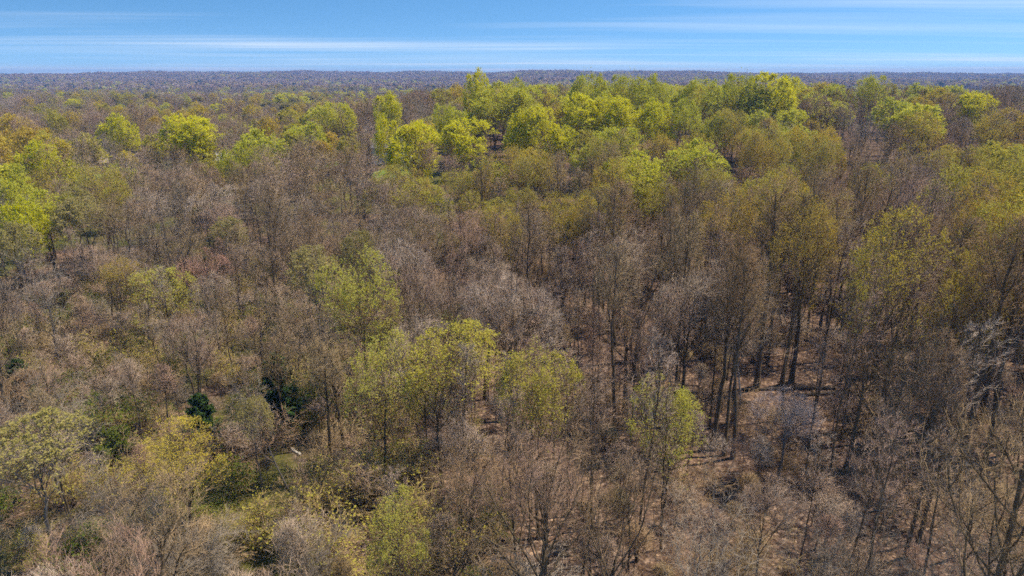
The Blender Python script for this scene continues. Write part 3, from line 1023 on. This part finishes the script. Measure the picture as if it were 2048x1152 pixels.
# --- labels for the wood around the landmarks: counted outwards from a tree one can find
ORD = ['nearest', 'second', 'third', 'fourth', 'fifth', 'sixth', 'seventh', 'eighth', 'ninth', 'tenth', 'eleventh', 'twelfth', 'thirteenth', 'fourteenth', 'fifteenth',
       'sixteenth', 'seventeenth', 'eighteenth', 'nineteenth', 'twentieth']
ORD += ['twenty-' + w for w in ('first', 'second', 'third', 'fourth', 'fifth', 'sixth', 'seventh', 'eighth', 'ninth')]
buckets = {}
for p in PLACED:
    if p['label']:
        continue
    best = min(LAND, key=lambda q: (q['px'] - p['px']) ** 2 + ((q['py'] - p['py']) * 1.5) ** 2)
    dx, dd = p['px'] - best['px'], p['y'] - best['y']
    if abs(dx) > 60 and abs(dx) * best['dep'] / FPX > abs(dd) * 0.6:
        rel = 'right of' if dx > 0 else 'left of'
    else:
        rel = 'behind' if dd > 0 else 'in front of'
    buckets.setdefault((best['short'], rel, p['kind']), []).append((math.hypot(p['x'] - best['x'], p['y'] - best['y']), p))
for (short, rel, kind), lst in buckets.items():
    lst.sort(key=lambda a: a[0])
    for i, (_, p) in enumerate(lst):
        w = KIND[kind][2]
        p['label'] = (f'{ORD[min(i, len(ORD) - 1)]} {w} {rel} the {short}' if len(lst) > 1 else f'{w} {rel} the {short}')
        p['o']['label'] = p['label']

# ------------------------------------------------------------------ the far wood: one mass, instanced
def joined(key, form, seed, H, mats, lod, **kw):
    tr, tg, le = grow(seed, H, form, lod=lod, **kw)
    mb = MB()
    for src in (tr, tg, le):
        off = mb.n
        mb.v += src.v
        mb.n += src.n
        mb.q += [a + off for a in src.q]
        mb.t += [a + off for a in src.t]
        mb.mq += src.mq
        mb.mt += src.mt
    me = mb.mesh(key, [M[m] for m in mats if m], False)
    return me


FAR = {}
src_col = bpy.data.collections.new('far_wood_sources')
SRC = []


def far_source(kind, form, seed, H, mats, n, lod, **kw):
    for i in range(n):
        me = joined(f'far_{kind}_{lod}_{i}', form, seed + 13 * i, H, mats, lod, **kw)
        o = bpy.data.objects.new('source_%03d' % len(SRC), me)
        src_col.objects.link(o)
        co = np.empty(len(me.vertices) * 3, np.float32)
        me.vertices.foreach_get('co', co)
        FAR.setdefault((kind, lod), []).append((len(SRC), float(np.percentile(co[2::3], 99.7))))
        SRC.append(o)


for lod, kx in ((1, 1.0), (2, 1.0)):
    v = 3 if lod == 1 else 2
    n1 = 4000 if lod == 1 else 600
    ls = 1.9 if lod == 1 else 3.6
    bare = dict(n_leaf=420, leaf_size=0.95) if lod == 2 else {}
    far_source('tall', 'tall', 1100, 25, ('bark', 'twig_brown', 'twig_brown'), v, lod, dens=0.85, tw=1.3, **bare)
    far_source('fine', 'round', 1200, 21, ('bark', 'twig_purple', 'twig_purple'), v, lod, dens=0.85, tw=1.3, **bare)
    far_source('oak', 'spread', 1300, 22, ('bark', 'twig_brown', 'twig_brown'), v, lod, dens=0.85, tw=1.3, **bare)
    if lod == 2:
        far_source('pine', 'tall', 1350, 25, ('bark', 'needle', 'needle'), 2, lod, dens=0.85, n_leaf=420, leaf_size=1.4)
    far_source('gold', 'feather', 1400, 24, ('bark', 'twig_gold', 'bud_gold'), v, lod, dens=0.8, n_leaf=n1, leaf_size=0.15 * ls)
    far_source('olive', 'feather', 1500, 20, ('bark', 'twig_gold', 'bud_olive'), 2, lod, dens=0.7, n_leaf=n1, leaf_size=0.15 * ls)
    far_source('bright', 'plume', 1600, 22, ('bark', 'twig_gold', 'leaf_bright'), 2, lod, dens=0.65, n_leaf=int(n1 * 1.3), leaf_size=0.20 * ls)
    far_source('green', 'plume', 1700, 21, ('bark', 'twig_gold', 'leaf_green'), 2, lod, dens=0.65, n_leaf=n1, leaf_size=0.18 * ls)
    far_source('pale', 'coarse', 1800, 20, ('bark_grey', 'twig_pale', 'bud_gold'), 1, lod, tw=1.6)
    far_source('cream', 'round', 1900, 18, ('bark_grey', 'twig_pale', 'leaf_pale'), 1, lod, dens=0.65, n_leaf=n1, leaf_size=0.2 * ls)


def scatter(name, pts, coll, label, cat):
    """pts: (x, y, z, source index, sx, sz, rot)"""
    a = np.array(pts, float)
    me = bpy.data.meshes.new(name)
    me.vertices.add(len(a))
    me.vertices.foreach_set('co', a[:, :3].astype(np.float32).ravel())
    at = me.attributes.new('src', 'INT', 'POINT')
    at.data.foreach_set('value', a[:, 3].astype(np.int32))
    sv = me.attributes.new('size', 'FLOAT_VECTOR', 'POINT')
    sv.data.foreach_set('vector', np.stack([a[:, 4], a[:, 4], a[:, 5]], 1).astype(np.float32).ravel())
    rv = me.attributes.new('turn', 'FLOAT_VECTOR', 'POINT')
    rv.data.foreach_set('vector', np.stack([rng.normal(0, 0.03, len(a)), rng.normal(0, 0.03, len(a)), a[:, 6]], 1).astype(np.float32).ravel())
    o = link(name, me)
    tag(o, label, cat, None, 'stuff')
    g = bpy.data.node_groups.new(name, 'GeometryNodeTree')
    g.interface.new_socket('Geometry', in_out='INPUT', socket_type='NodeSocketGeometry')
    g.interface.new_socket('Geometry', in_out='OUTPUT', socket_type='NodeSocketGeometry')
    gi, go = g.nodes.new('NodeGroupInput'), g.nodes.new('NodeGroupOutput')
    ci = g.nodes.new('GeometryNodeCollectionInfo')
    ci.inputs[0].default_value = coll
    ci.inputs['Separate Children'].default_value = True
    ci.inputs['Reset Children'].default_value = True
    ip = g.nodes.new('GeometryNodeInstanceOnPoints')
    ip.inputs['Pick Instance'].default_value = True

    def attr(nm, ty):
        n = g.nodes.new('GeometryNodeInputNamedAttribute')
        n.data_type = ty
        n.inputs[0].default_value = nm
        return n.outputs[0]
    L = g.links
    L.new(gi.outputs[0], ip.inputs['Points'])
    L.new(ci.outputs[0], ip.inputs['Instance'])
    L.new(attr('src', 'INT'), ip.inputs['Instance Index'])
    L.new(attr('turn', 'FLOAT_VECTOR'), ip.inputs['Rotation'])
    L.new(attr('size', 'FLOAT_VECTOR'), ip.inputs['Scale'])
    L.new(ip.outputs[0], go.inputs[0])
    md = o.modifiers.new('scatter', 'NODES')
    md.node_group = g
    return o


def far_point(x, y, h, kind, lod):
    L = FAR.get((kind, lod)) or FAR[({'limb': 'oak', 'young': 'green', 'slim': 'tall'}.get(kind, 'fine'), lod)]
    i, top = L[int(frg.integers(len(L)))]
    s = h / top
    return (x, y, float(terrain(x, y)) - 0.1, i, s * float(frg.uniform(0.9, 1.2)), s, float(frg.uniform(0, 6.28)))


pts = [far_point(x, y, h, k, 1) for x, y, h, k in far_pts]
for r0, r1, sp in ((NEAR_R, 420, 7.2), (420, 1500, 11.5)):
    for x, y in candidates(r0, r1, sp, R(43)):
        z = float(terrain(x, y))
        h = float(frg.uniform(15, 24)) * (1.0 if r0 < 400 else 0.95)
        px, py, dep = project(x, y, z + h)
        kind = pick_kind(px, py, frg)
        if r0 >= 400 and kind in ('fine', 'oak', 'tall') and frg.uniform() < 0.22:
            kind = ('bright', 'green', 'cream', 'gold')[int(frg.integers(4))]
        if r0 >= 400 and kind in ('bright', 'green') and frg.uniform() < 0.15:
            kind = 'olive'
        if in_clear(x, y):
            continue
        if min((x - q['x']) ** 2 + (y - q['y']) ** 2 for q in NOTABLE) < 4.5 ** 2:
            continue
        w = FPX * h * 0.4 / dep
        pyb = project(x, y, z + h * 0.4)[1]
        if r1 < 500 and frg.uniform() < 1.28 * hides(px, py, pyb, w, dep):
            continue
        pts.append(far_point(x, y, h, kind, 1))
scatter('distant_wood', pts, src_col, 'mixed bare and leafing wood stretching back towards the blue ridge', 'woodland')
pts = []
gx, gy = np.meshgrid(np.arange(-3300, 3300, 13.5), np.arange(1480, 4100, 13.5))
gx = (gx + frg.uniform(-6, 6, gx.shape)).ravel()
gy = (gy + frg.uniform(-6, 6, gy.shape)).ravel()
ok = np.abs(gx) < gy * 0.86
gx, gy = gx[ok], gy[ok]
gz = terrain(gx, gy)
gh = frg.uniform(17, 25, len(gx)) + 3 * np.sin(gx * 0.02) * np.sin(gy * 0.017)
gk = frg.uniform(size=len(gx)) + 0.16 * np.sin(gx * 0.006 + 1) * np.sin(gy * 0.005)
FHX, FHY = locate(268, 170, 0.5)
for x, y, h, k in zip(gx, gy, gh, gk):
    if -110 < y - FHY < 14 and abs(x - FHX * y / FHY) < 17:
        continue          # open ground before the far house
    kind = 'fine' if k < 0.40 else 'oak' if k < 0.66 else 'tall' if k < 0.78 else 'gold' if k < 0.85 else 'olive' if k < 0.91 else 'pine' if k < 0.98 else 'green'
    p = far_point(float(x), float(y), float(h), kind, 2)
    pts.append(p[:4] + (p[4] * 1.35,) + p[5:])
scatter('ridge_wood', pts, src_col, 'hazy blue wooded ridge along the horizon', 'woodland')

# ------------------------------------------------------------------ ground
def ground_mat():
    m, t, out = new_mat('leaf_litter')
    geo = t.nodes.new('ShaderNodeNewGeometry')
    p = geo.outputs['Position']
    big = noise(t, p, 0.06, 4, 0.6)
    mid = noise(t, p, 0.7, 4, 0.65)
    vor = N(t, 'ShaderNodeTexVoronoi', ins={'Scale': 4.0})
    t.links.new(p, vor.inputs['Vector'])
    sepc = t.nodes.new('ShaderNodeSeparateColor')
    t.links.new(vor.outputs['Color'], sepc.inputs[0])
    litter = ramp(t, sepc.outputs[0], [(0.0, (0.06, 0.038, 0.028)), (0.4, (0.12, 0.076, 0.054)), (0.75, (0.165, 0.107, 0.076)), (1.0, (0.34, 0.235, 0.165))])
    vo2 = N(t, 'ShaderNodeTexVoronoi', ins={'Scale': 1.3})
    t.links.new(p, vo2.inputs['Vector'])
    se2 = t.nodes.new('ShaderNodeSeparateColor')
    t.links.new(vo2.outputs['Color'], se2.inputs[0])
    litter = mixc(t, 1.0, litter, ramp(t, se2.outputs[0], [(0.0, (0.62, 0.60, 0.58)), (0.6, (1.0, 1.0, 1.0)), (1.0, (1.35, 1.3, 1.15))]), 'MULTIPLY')
    litter = mixc(t, 1.0, litter, ramp(t, mid, [(0.3, 0.65), (0.7, 1.15)]), 'MULTIPLY')
    grass = ramp(t, mid, [(0.3, (0.055, 0.065, 0.012)), (0.55, (0.105, 0.10, 0.026)), (0.75, (0.17, 0.145, 0.05))])
    sep = t.nodes.new('ShaderNodeSeparateXYZ')
    t.links.new(p, sep.inputs[0])
    # mossy grass grows in the damp young wood on the left
    left = N(t, 'ShaderNodeMapRange', ins={1: 0.0, 2: -18.0, 3: -0.10, 4: 0.125})
    t.links.new(sep.outputs[0], left.inputs[0])
    g = math_node(t, 'ADD', math_node(t, 'ADD', math_node(t, 'MULTIPLY', big, 0.8), math_node(t, 'MULTIPLY', mid, 0.2)), left.outputs[0])
    gf = ramp(t, g, [(0.58, 0.0), (0.70, 1.0)])
    col = mixc(t, gf, litter, grass)
    for lx, ly, lr in LAWNS:        # mown lawns by the houses
        dv = N(t, 'ShaderNodeVectorMath', operation='DISTANCE')
        t.links.new(p, dv.inputs[0])
        dv.inputs[1].default_value = (lx, ly, float(terrain(lx, ly)))
        lf = math_node(t, 'LESS_THAN', math_node(t, 'ADD', dv.outputs['Value'], math_node(t, 'MULTIPLY', big, 8.0)), lr + 4.0)
        col = mixc(t, lf, col, ramp(t, mid, [(0.3, (0.13, 0.19, 0.03)), (0.7, (0.22, 0.27, 0.06))]))
    d = t.nodes.new('ShaderNodeBsdfDiffuse')
    t.links.new(col, d.inputs[0])
    bm = N(t, 'ShaderNodeBump', ins={'Strength': 0.4, 'Distance': 0.10})
    t.links.new(math_node(t, 'ADD', mid, sepc.outputs[1]), bm.inputs['Height'])
    t.links.new(bm.outputs[0], d.inputs['Normal'])
    t.links.new(d.outputs[0], out.inputs[0])
    return m


LAWNS = []
for lx, ly, lr in ((172, 356, 9.0), (790, 345, 8.0), (655, 330, 8.0)):
    LAWNS.append((*locate(lx, ly, 0), lr))
M['ground'] = ground_mat()


def build_ground():
    xs = np.sign(np.linspace(-1, 1, 301)) * np.abs(np.linspace(-1, 1, 301)) ** 2.5 * 5000
    ys = -150 + np.linspace(0, 1, 320) ** 2.2 * 7000
    X, Y = np.meshgrid(xs, ys)
    V = np.stack([X, Y, terrain(X, Y)], -1).reshape(-1, 3)
    n, k = len(xs), len(ys)
    i, j = np.meshgrid(np.arange(n - 1), np.arange(k - 1))
    a = (j * n + i).ravel()
    mb = MB()
    mb.add(V, np.stack([a, a + 1, a + n + 1, a + n], 1))
    o = link('ground', mb.mesh('ground', [M['ground']], True))
    tag(o, 'forest floor of brown leaf litter with mossy grass patches', None, None, 'structure')


build_ground()

# ------------------------------------------------------------------ undergrowth: saplings and brush nobody could count
brush_col = bpy.data.collections.new('undergrowth_sources')
BR = []
for i, (form, H, mats, kw) in enumerate([
        ('coarse', 6, ('bark', 'twig_purple', None), dict(lod=1, tw=0.9)), ('round', 5, ('bark', 'twig_brown', None), dict(lod=1, tw=0.9)),
        ('tall', 8, ('bark', 'twig_purple', None), dict(lod=1, tw=0.8, dens=0.7)),
        ('brush', 3.5, ('bark', 'twig_brown', None), dict(lod=1)), ('brush', 3, ('bark_grey', 'twig_pale', None), dict(lod=1)),
        ('brush', 3, ('bark', 'twig_gold', 'bud_olive'), dict(lod=1, n_leaf=900, leaf_size=0.11)),
        ('brush', 2.2, ('bark', 'twig_gold', 'shrub_green'), dict(lod=1, n_leaf=1600, leaf_size=0.13)),
        ('round', 6, ('bark', 'twig_gold', 'bud_gold'), dict(lod=1, n_leaf=1200, leaf_size=0.16))]):
    me = joined('undergrowth_%d' % i, form, 2100 + i, H, mats, **kw)
    o = bpy.data.objects.new('source_%03d' % i, me)
    brush_col.objects.link(o)
    BR.append(o)
up = []
for x, y in candidates(28, 150, 2.6, R(42)):
    px, py, dep = project(x, y, float(terrain(x, y)))
    lf = 1 - float(sstep(750, 1250, px))
    if frg.uniform() > 0.48 + 0.17 * lf:
        continue
    if lf > frg.uniform():
        i = int(frg.choice([0, 0, 1, 2, 2, 3, 3, 4, 5, 6, 6]))
    else:
        i = int(frg.choice([0, 0, 1, 2, 2, 3]))
    if 1440 < px < 1710 and 765 < py < 860:
        continue          # logs lie in the open here
    sc_ = float(frg.uniform(0.6, 1.3))
    hs = sc_ * (6, 5, 8, 3.5, 3, 3, 2.2, 6)[i]
    pt = project(x, y, float(terrain(x, y)) + hs)[1]
    if hides(px, pt, py, FPX * 1.6 / dep, dep) == 1.0:
        continue
    up.append((x, y, float(terrain(x, y)) - 0.05, i, sc_ * float(frg.uniform(0.9, 1.4)), sc_, float(frg.uniform(0, 6.28))))
scatter('undergrowth', up, brush_col, 'tangled saplings and brush on the forest floor', 'undergrowth')

# ------------------------------------------------------------------ houses, mast, logs
M['siding_white'] = plain_mat('siding_white', (0.80, 0.80, 0.78), 0.06, 1.5, 0.6)
M['siding_tan'] = plain_mat('siding_tan', (0.42, 0.33, 0.24), 0.12, 1.5, 0.7)
M['shingle_grey'] = plain_mat('shingle_grey', (0.15, 0.14, 0.14), 0.25, 4.0, 0.9)
M['shingle_tan'] = plain_mat('shingle_tan', (0.33, 0.25, 0.21), 0.2, 4.0, 0.9)
M['brick'] = plain_mat('brick', (0.30, 0.14, 0.10), 0.2, 8.0, 0.9)
M['glass'] = plain_mat('glass', (0.03, 0.035, 0.04), 0.05, 2.0, 0.1)
M['trim'] = plain_mat('trim', (0.8, 0.8, 0.8), 0.03, 2.0, 0.5)
M['steel'] = plain_mat('steel', (0.35, 0.36, 0.38), 0.1, 2.0, 0.5)
M['log'] = bark_mat('log_bark', (0.035, 0.026, 0.018), (0.12, 0.09, 0.06), 5.0)
M['deadwood'] = bark_mat('deadwood', (0.30, 0.26, 0.21), (0.55, 0.50, 0.43), 5.0)


def part(name, mat, parent, *boxes):
    mb = MB()
    for lo, hi in boxes:
        mb.box(lo, hi)
    return link(name, mb.mesh(name, [M[mat]]), parent)


def house(px, py, w, d, hw, hr, rz, wall, roof, label, hgt=1.0):
    x, y = locate(px, py, hgt)
    e = bpy.data.objects.new('house', None)
    COL.objects.link(e)
    e.location = (x, y, float(terrain(x, y)) - 0.3)
    e.rotation_euler = (0, 0, rz)
    a, b = w / 2, d / 2
    mb = MB()      # walls with gable ends
    v = [(-a, -b, 0), (a, -b, 0), (a, b, 0), (-a, b, 0), (-a, -b, hw), (a, -b, hw), (a, b, hw), (-a, b, hw), (-a, 0, hw + hr), (a, 0, hw + hr)]
    mb.add(v, [(0, 1, 5, 4), (2, 3, 7, 6), (1, 2, 6, 5), (3, 0, 4, 7)], [(5, 6, 9), (7, 4, 8)])
    link('wall', mb.mesh('wall', [M[wall]]), e)
    mb = MB()      # two roof slabs with eaves
    o, th = 0.45, 0.18
    k = hr / b
    for sgn in (-1, 1):
        v = [(-a - o, sgn * (b + o), hw - k * o + 0.02), (a + o, sgn * (b + o), hw - k * o + 0.02), (a + o, sgn * 0.0, hw + hr + 0.02), (-a - o, sgn * 0.0, hw + hr + 0.02)]
        v += [(p[0], p[1], p[2] + th) for p in v]
        mb.add(v, [(0, 1, 2, 3), (4, 5, 6, 7), (0, 1, 5, 4), (1, 2, 6, 5), (2, 3, 7, 6), (3, 0, 4, 7)])
    rf = link('roof', mb.mesh('roof', [M[roof]]), e)
    part('chimney', 'brick', rf, ((a * 0.5, 0.4, hw + hr * 0.5), (a * 0.5 + 0.8, 1.1, hw + hr + 0.9)))
    for fl in range(2 if hw > 4 else 1):
        for i in range(4):
            cx = -a + w * (i + 0.5) / 4
            if fl == 0 and i == 1:
                dr = part('door', 'siding_tan' if wall == 'siding_white' else 'trim', e, ((cx - 0.5, -b - 0.05, 0.3), (cx + 0.5, -b + 0.02, 2.4)))
                part('handle', 'steel', dr, ((cx + 0.33, -b - 0.12, 1.25), (cx + 0.40, -b - 0.04, 1.35)))
                continue
            z0 = 1.2 + fl * 2.8
            wd = part('window', 'trim', e, ((cx - 0.62, -b - 0.06, z0 - 0.1), (cx + 0.62, -b + 0.02, z0 + 1.5)))
            part('pane', 'glass', wd, ((cx - 0.50, -b - 0.075, z0), (cx + 0.50, -b - 0.05, z0 + 1.4)))
    tag(e, label, 'house')
    return e


house(182, 330, 12, 9, 3.0, 3.4, 0.5, 'siding_tan', 'shingle_tan', 'tan-roofed house half hidden by bare trees at the left', 1.5)
house(785, 318, 13, 9, 5.6, 2.6, 0.1, 'siding_white', 'shingle_grey', 'white house glimpsed through the bright leafy clump')
house(455, 326, 10, 8, 3.0, 2.4, -0.2, 'siding_white', 'siding_white', 'small white house glimpsed through bare trees, left of centre')
house(268, 170, 26, 13, 7.5, 5.0, 0.15, 'siding_white', 'shingle_grey', 'far white house with dark roof below the blue ridge', 0.5)


def mast(px, ytop):
    y = 3600.0
    x = (px - 1024) / FPX * y * CP
    z0 = float(terrain(x, y))
    top = CAM_Z + (576 - FPX * math.tan(R(PITCH)) - ytop) / FPX * y
    h = max(25.0, top - z0)
    mb = MB()
    P, Rr = [], []
    for i in range(3):
        a = i * 2.094
        P.append([(1.1 * math.cos(a), 1.1 * math.sin(a), -1.0), (0.5 * math.cos(a), 0.5 * math.sin(a), h * 0.5), (0.25 * math.cos(a), 0.25 * math.sin(a), h)])
        Rr.append([0.22, 0.18, 0.12])
    mb.tubes(np.array(P), np.array(Rr), 5, 0, False)
    P, Rr = [], []
    for k in range(26):
        a0, a1 = (k % 3) * 2.094, ((k + 1) % 3) * 2.094
        z, z1 = h * k / 26, h * (k + 1) / 26
        r0, r1 = 1.1 - 0.85 * k / 26, 1.1 - 0.85 * (k + 1) / 26
        P.append([(r0 * math.cos(a0), r0 * math.sin(a0), z), (r1 * math.cos(a1), r1 * math.sin(a1), z1)])
        Rr.append([0.09, 0.09])
    mb.tubes(np.array(P), np.array(Rr), 4, 0, False)
    e = bpy.data.objects.new('radio_mast', None)
    COL.objects.link(e)
    e.location = (x, y, z0)
    link('lattice', mb.mesh('lattice', [M['steel']]), e)
    mb = MB()
    mb.tubes(np.array([[(0, 0, h - 0.5), (0, 0, h + 6)]]), np.array([[0.12, 0.06]]), 5)
    link('antenna', mb.mesh('antenna', [M['steel']]), e)
    tag(e, 'thin radio mast on the far ridge above the leafy belt', 'mast')


mast(1361, 136)


def log(px0, py0, px1, py1, r, mat, label, lift=0.0, name='fallen_log'):
    lr = np.random.default_rng(int(px0 * 7 + py0))
    a = np.array([*locate(px0, py0), 0.0])
    b = np.array([*locate(px1, py1), 0.0])
    a[2], b[2] = float(terrain(a[0], a[1])) + r * 0.7, float(terrain(b[0], b[1])) + r * 0.6 + lift
    K = 8
    t = np.linspace(0, 1, K)[:, None]
    P = a * (1 - t) + b * t + lr.normal(0, r * 0.25, (K, 3)) * np.array([1, 1, 0.3])
    e = bpy.data.objects.new(name, None)
    COL.objects.link(e)
    e.location = a
    Rr = r * np.linspace(1, 0.6, K)
    mb = MB()
    P = P - a
    mb.tubes(P[None], Rr[None], 8, 0, False)
    for k, q in ((0, 1), (K - 1, K - 2)):      # broken ends
        dv = (P[k] - P[q]) / np.linalg.norm(P[k] - P[q])
        mb.tubes(np.array([[P[k] - dv * 0.02, P[k] + dv * r * 0.9]]), np.array([[Rr[k] * 0.98, Rr[k] * 0.3]]), 7, 0)
    link('trunk', mb.mesh('log', [M[mat]], True), e)
    P1, R1 = spawn(lr, P[None], Rr[None], 4, 0.3, 0.95, (40, 80), lambda t_, L: 0.6 + 0.08 * L, 4, 0.1, 0.2, 0.35, 0.03)
    mb = MB()
    mb.tubes(P1, R1, 4, 0)
    link('branch', mb.mesh('branch', [M[mat]], True), e)
    tag(e, label, 'log' if name == 'fallen_log' else 'dead tree', 'fallen logs on the leaf litter' if name == 'fallen_log' else None)


log(1668, 778, 1488, 782, 0.30, 'log', 'long dark fallen log lying behind the lilac-grey bare tree')
log(1670, 789, 1592, 793, 0.30, 'log', 'shorter mossy fallen log just in front of the long one')
log(1498, 807, 1462, 811, 0.22, 'log', 'short fallen log left of the lilac-grey bare tree')
log(1688, 868, 1722, 866, 0.25, 'log', 'short fallen log beside the forked dark tree')
log(1440, 893, 1400, 900, 0.22, 'log', 'fallen log at the foot of the small leafing tree')
log(600, 923, 638, 922, 0.20, 'log', 'thin fallen log on mossy grass in the lower left')
log(553, 888, 570, 891, 0.18, 'log', 'short dead log on mossy grass left of the thin one')
log(600, 912, 580, 898, 0.17, 'deadwood', 'pale peeled log on the mossy grass')
log(1481, 800, 1466, 790, 0.13, 'deadwood', 'thin white leaning dead snag beside the fallen logs', 5.5, 'dead_snag')

# ------------------------------------------------------------------ air
def build_haze():
    m, t, out = new_mat('haze_air')
    v = t.nodes.new('ShaderNodeVolumePrincipled')
    v.inputs['Color'].default_value = HAZE_COL
    v.inputs['Density'].default_value = HAZE
    v.inputs['Anisotropy'].default_value = 0.0
    t.links.new(v.outputs[0], out.inputs['Volume'])
    mb = MB()
    mb.box((-5060, -210, -48), (5060, 6910, 90))
    o = link('haze', mb.mesh('haze', [m]))
    tag(o, 'thin blue haze lying over the far ridge', None, None, 'stuff')


HAZE = 0.00020
HAZE_COL = (0.30, 0.49, 0.94, 1)
build_haze()
print('COUNTS', COUNT, 'placed', len(PLACED), 'far', len(pts))
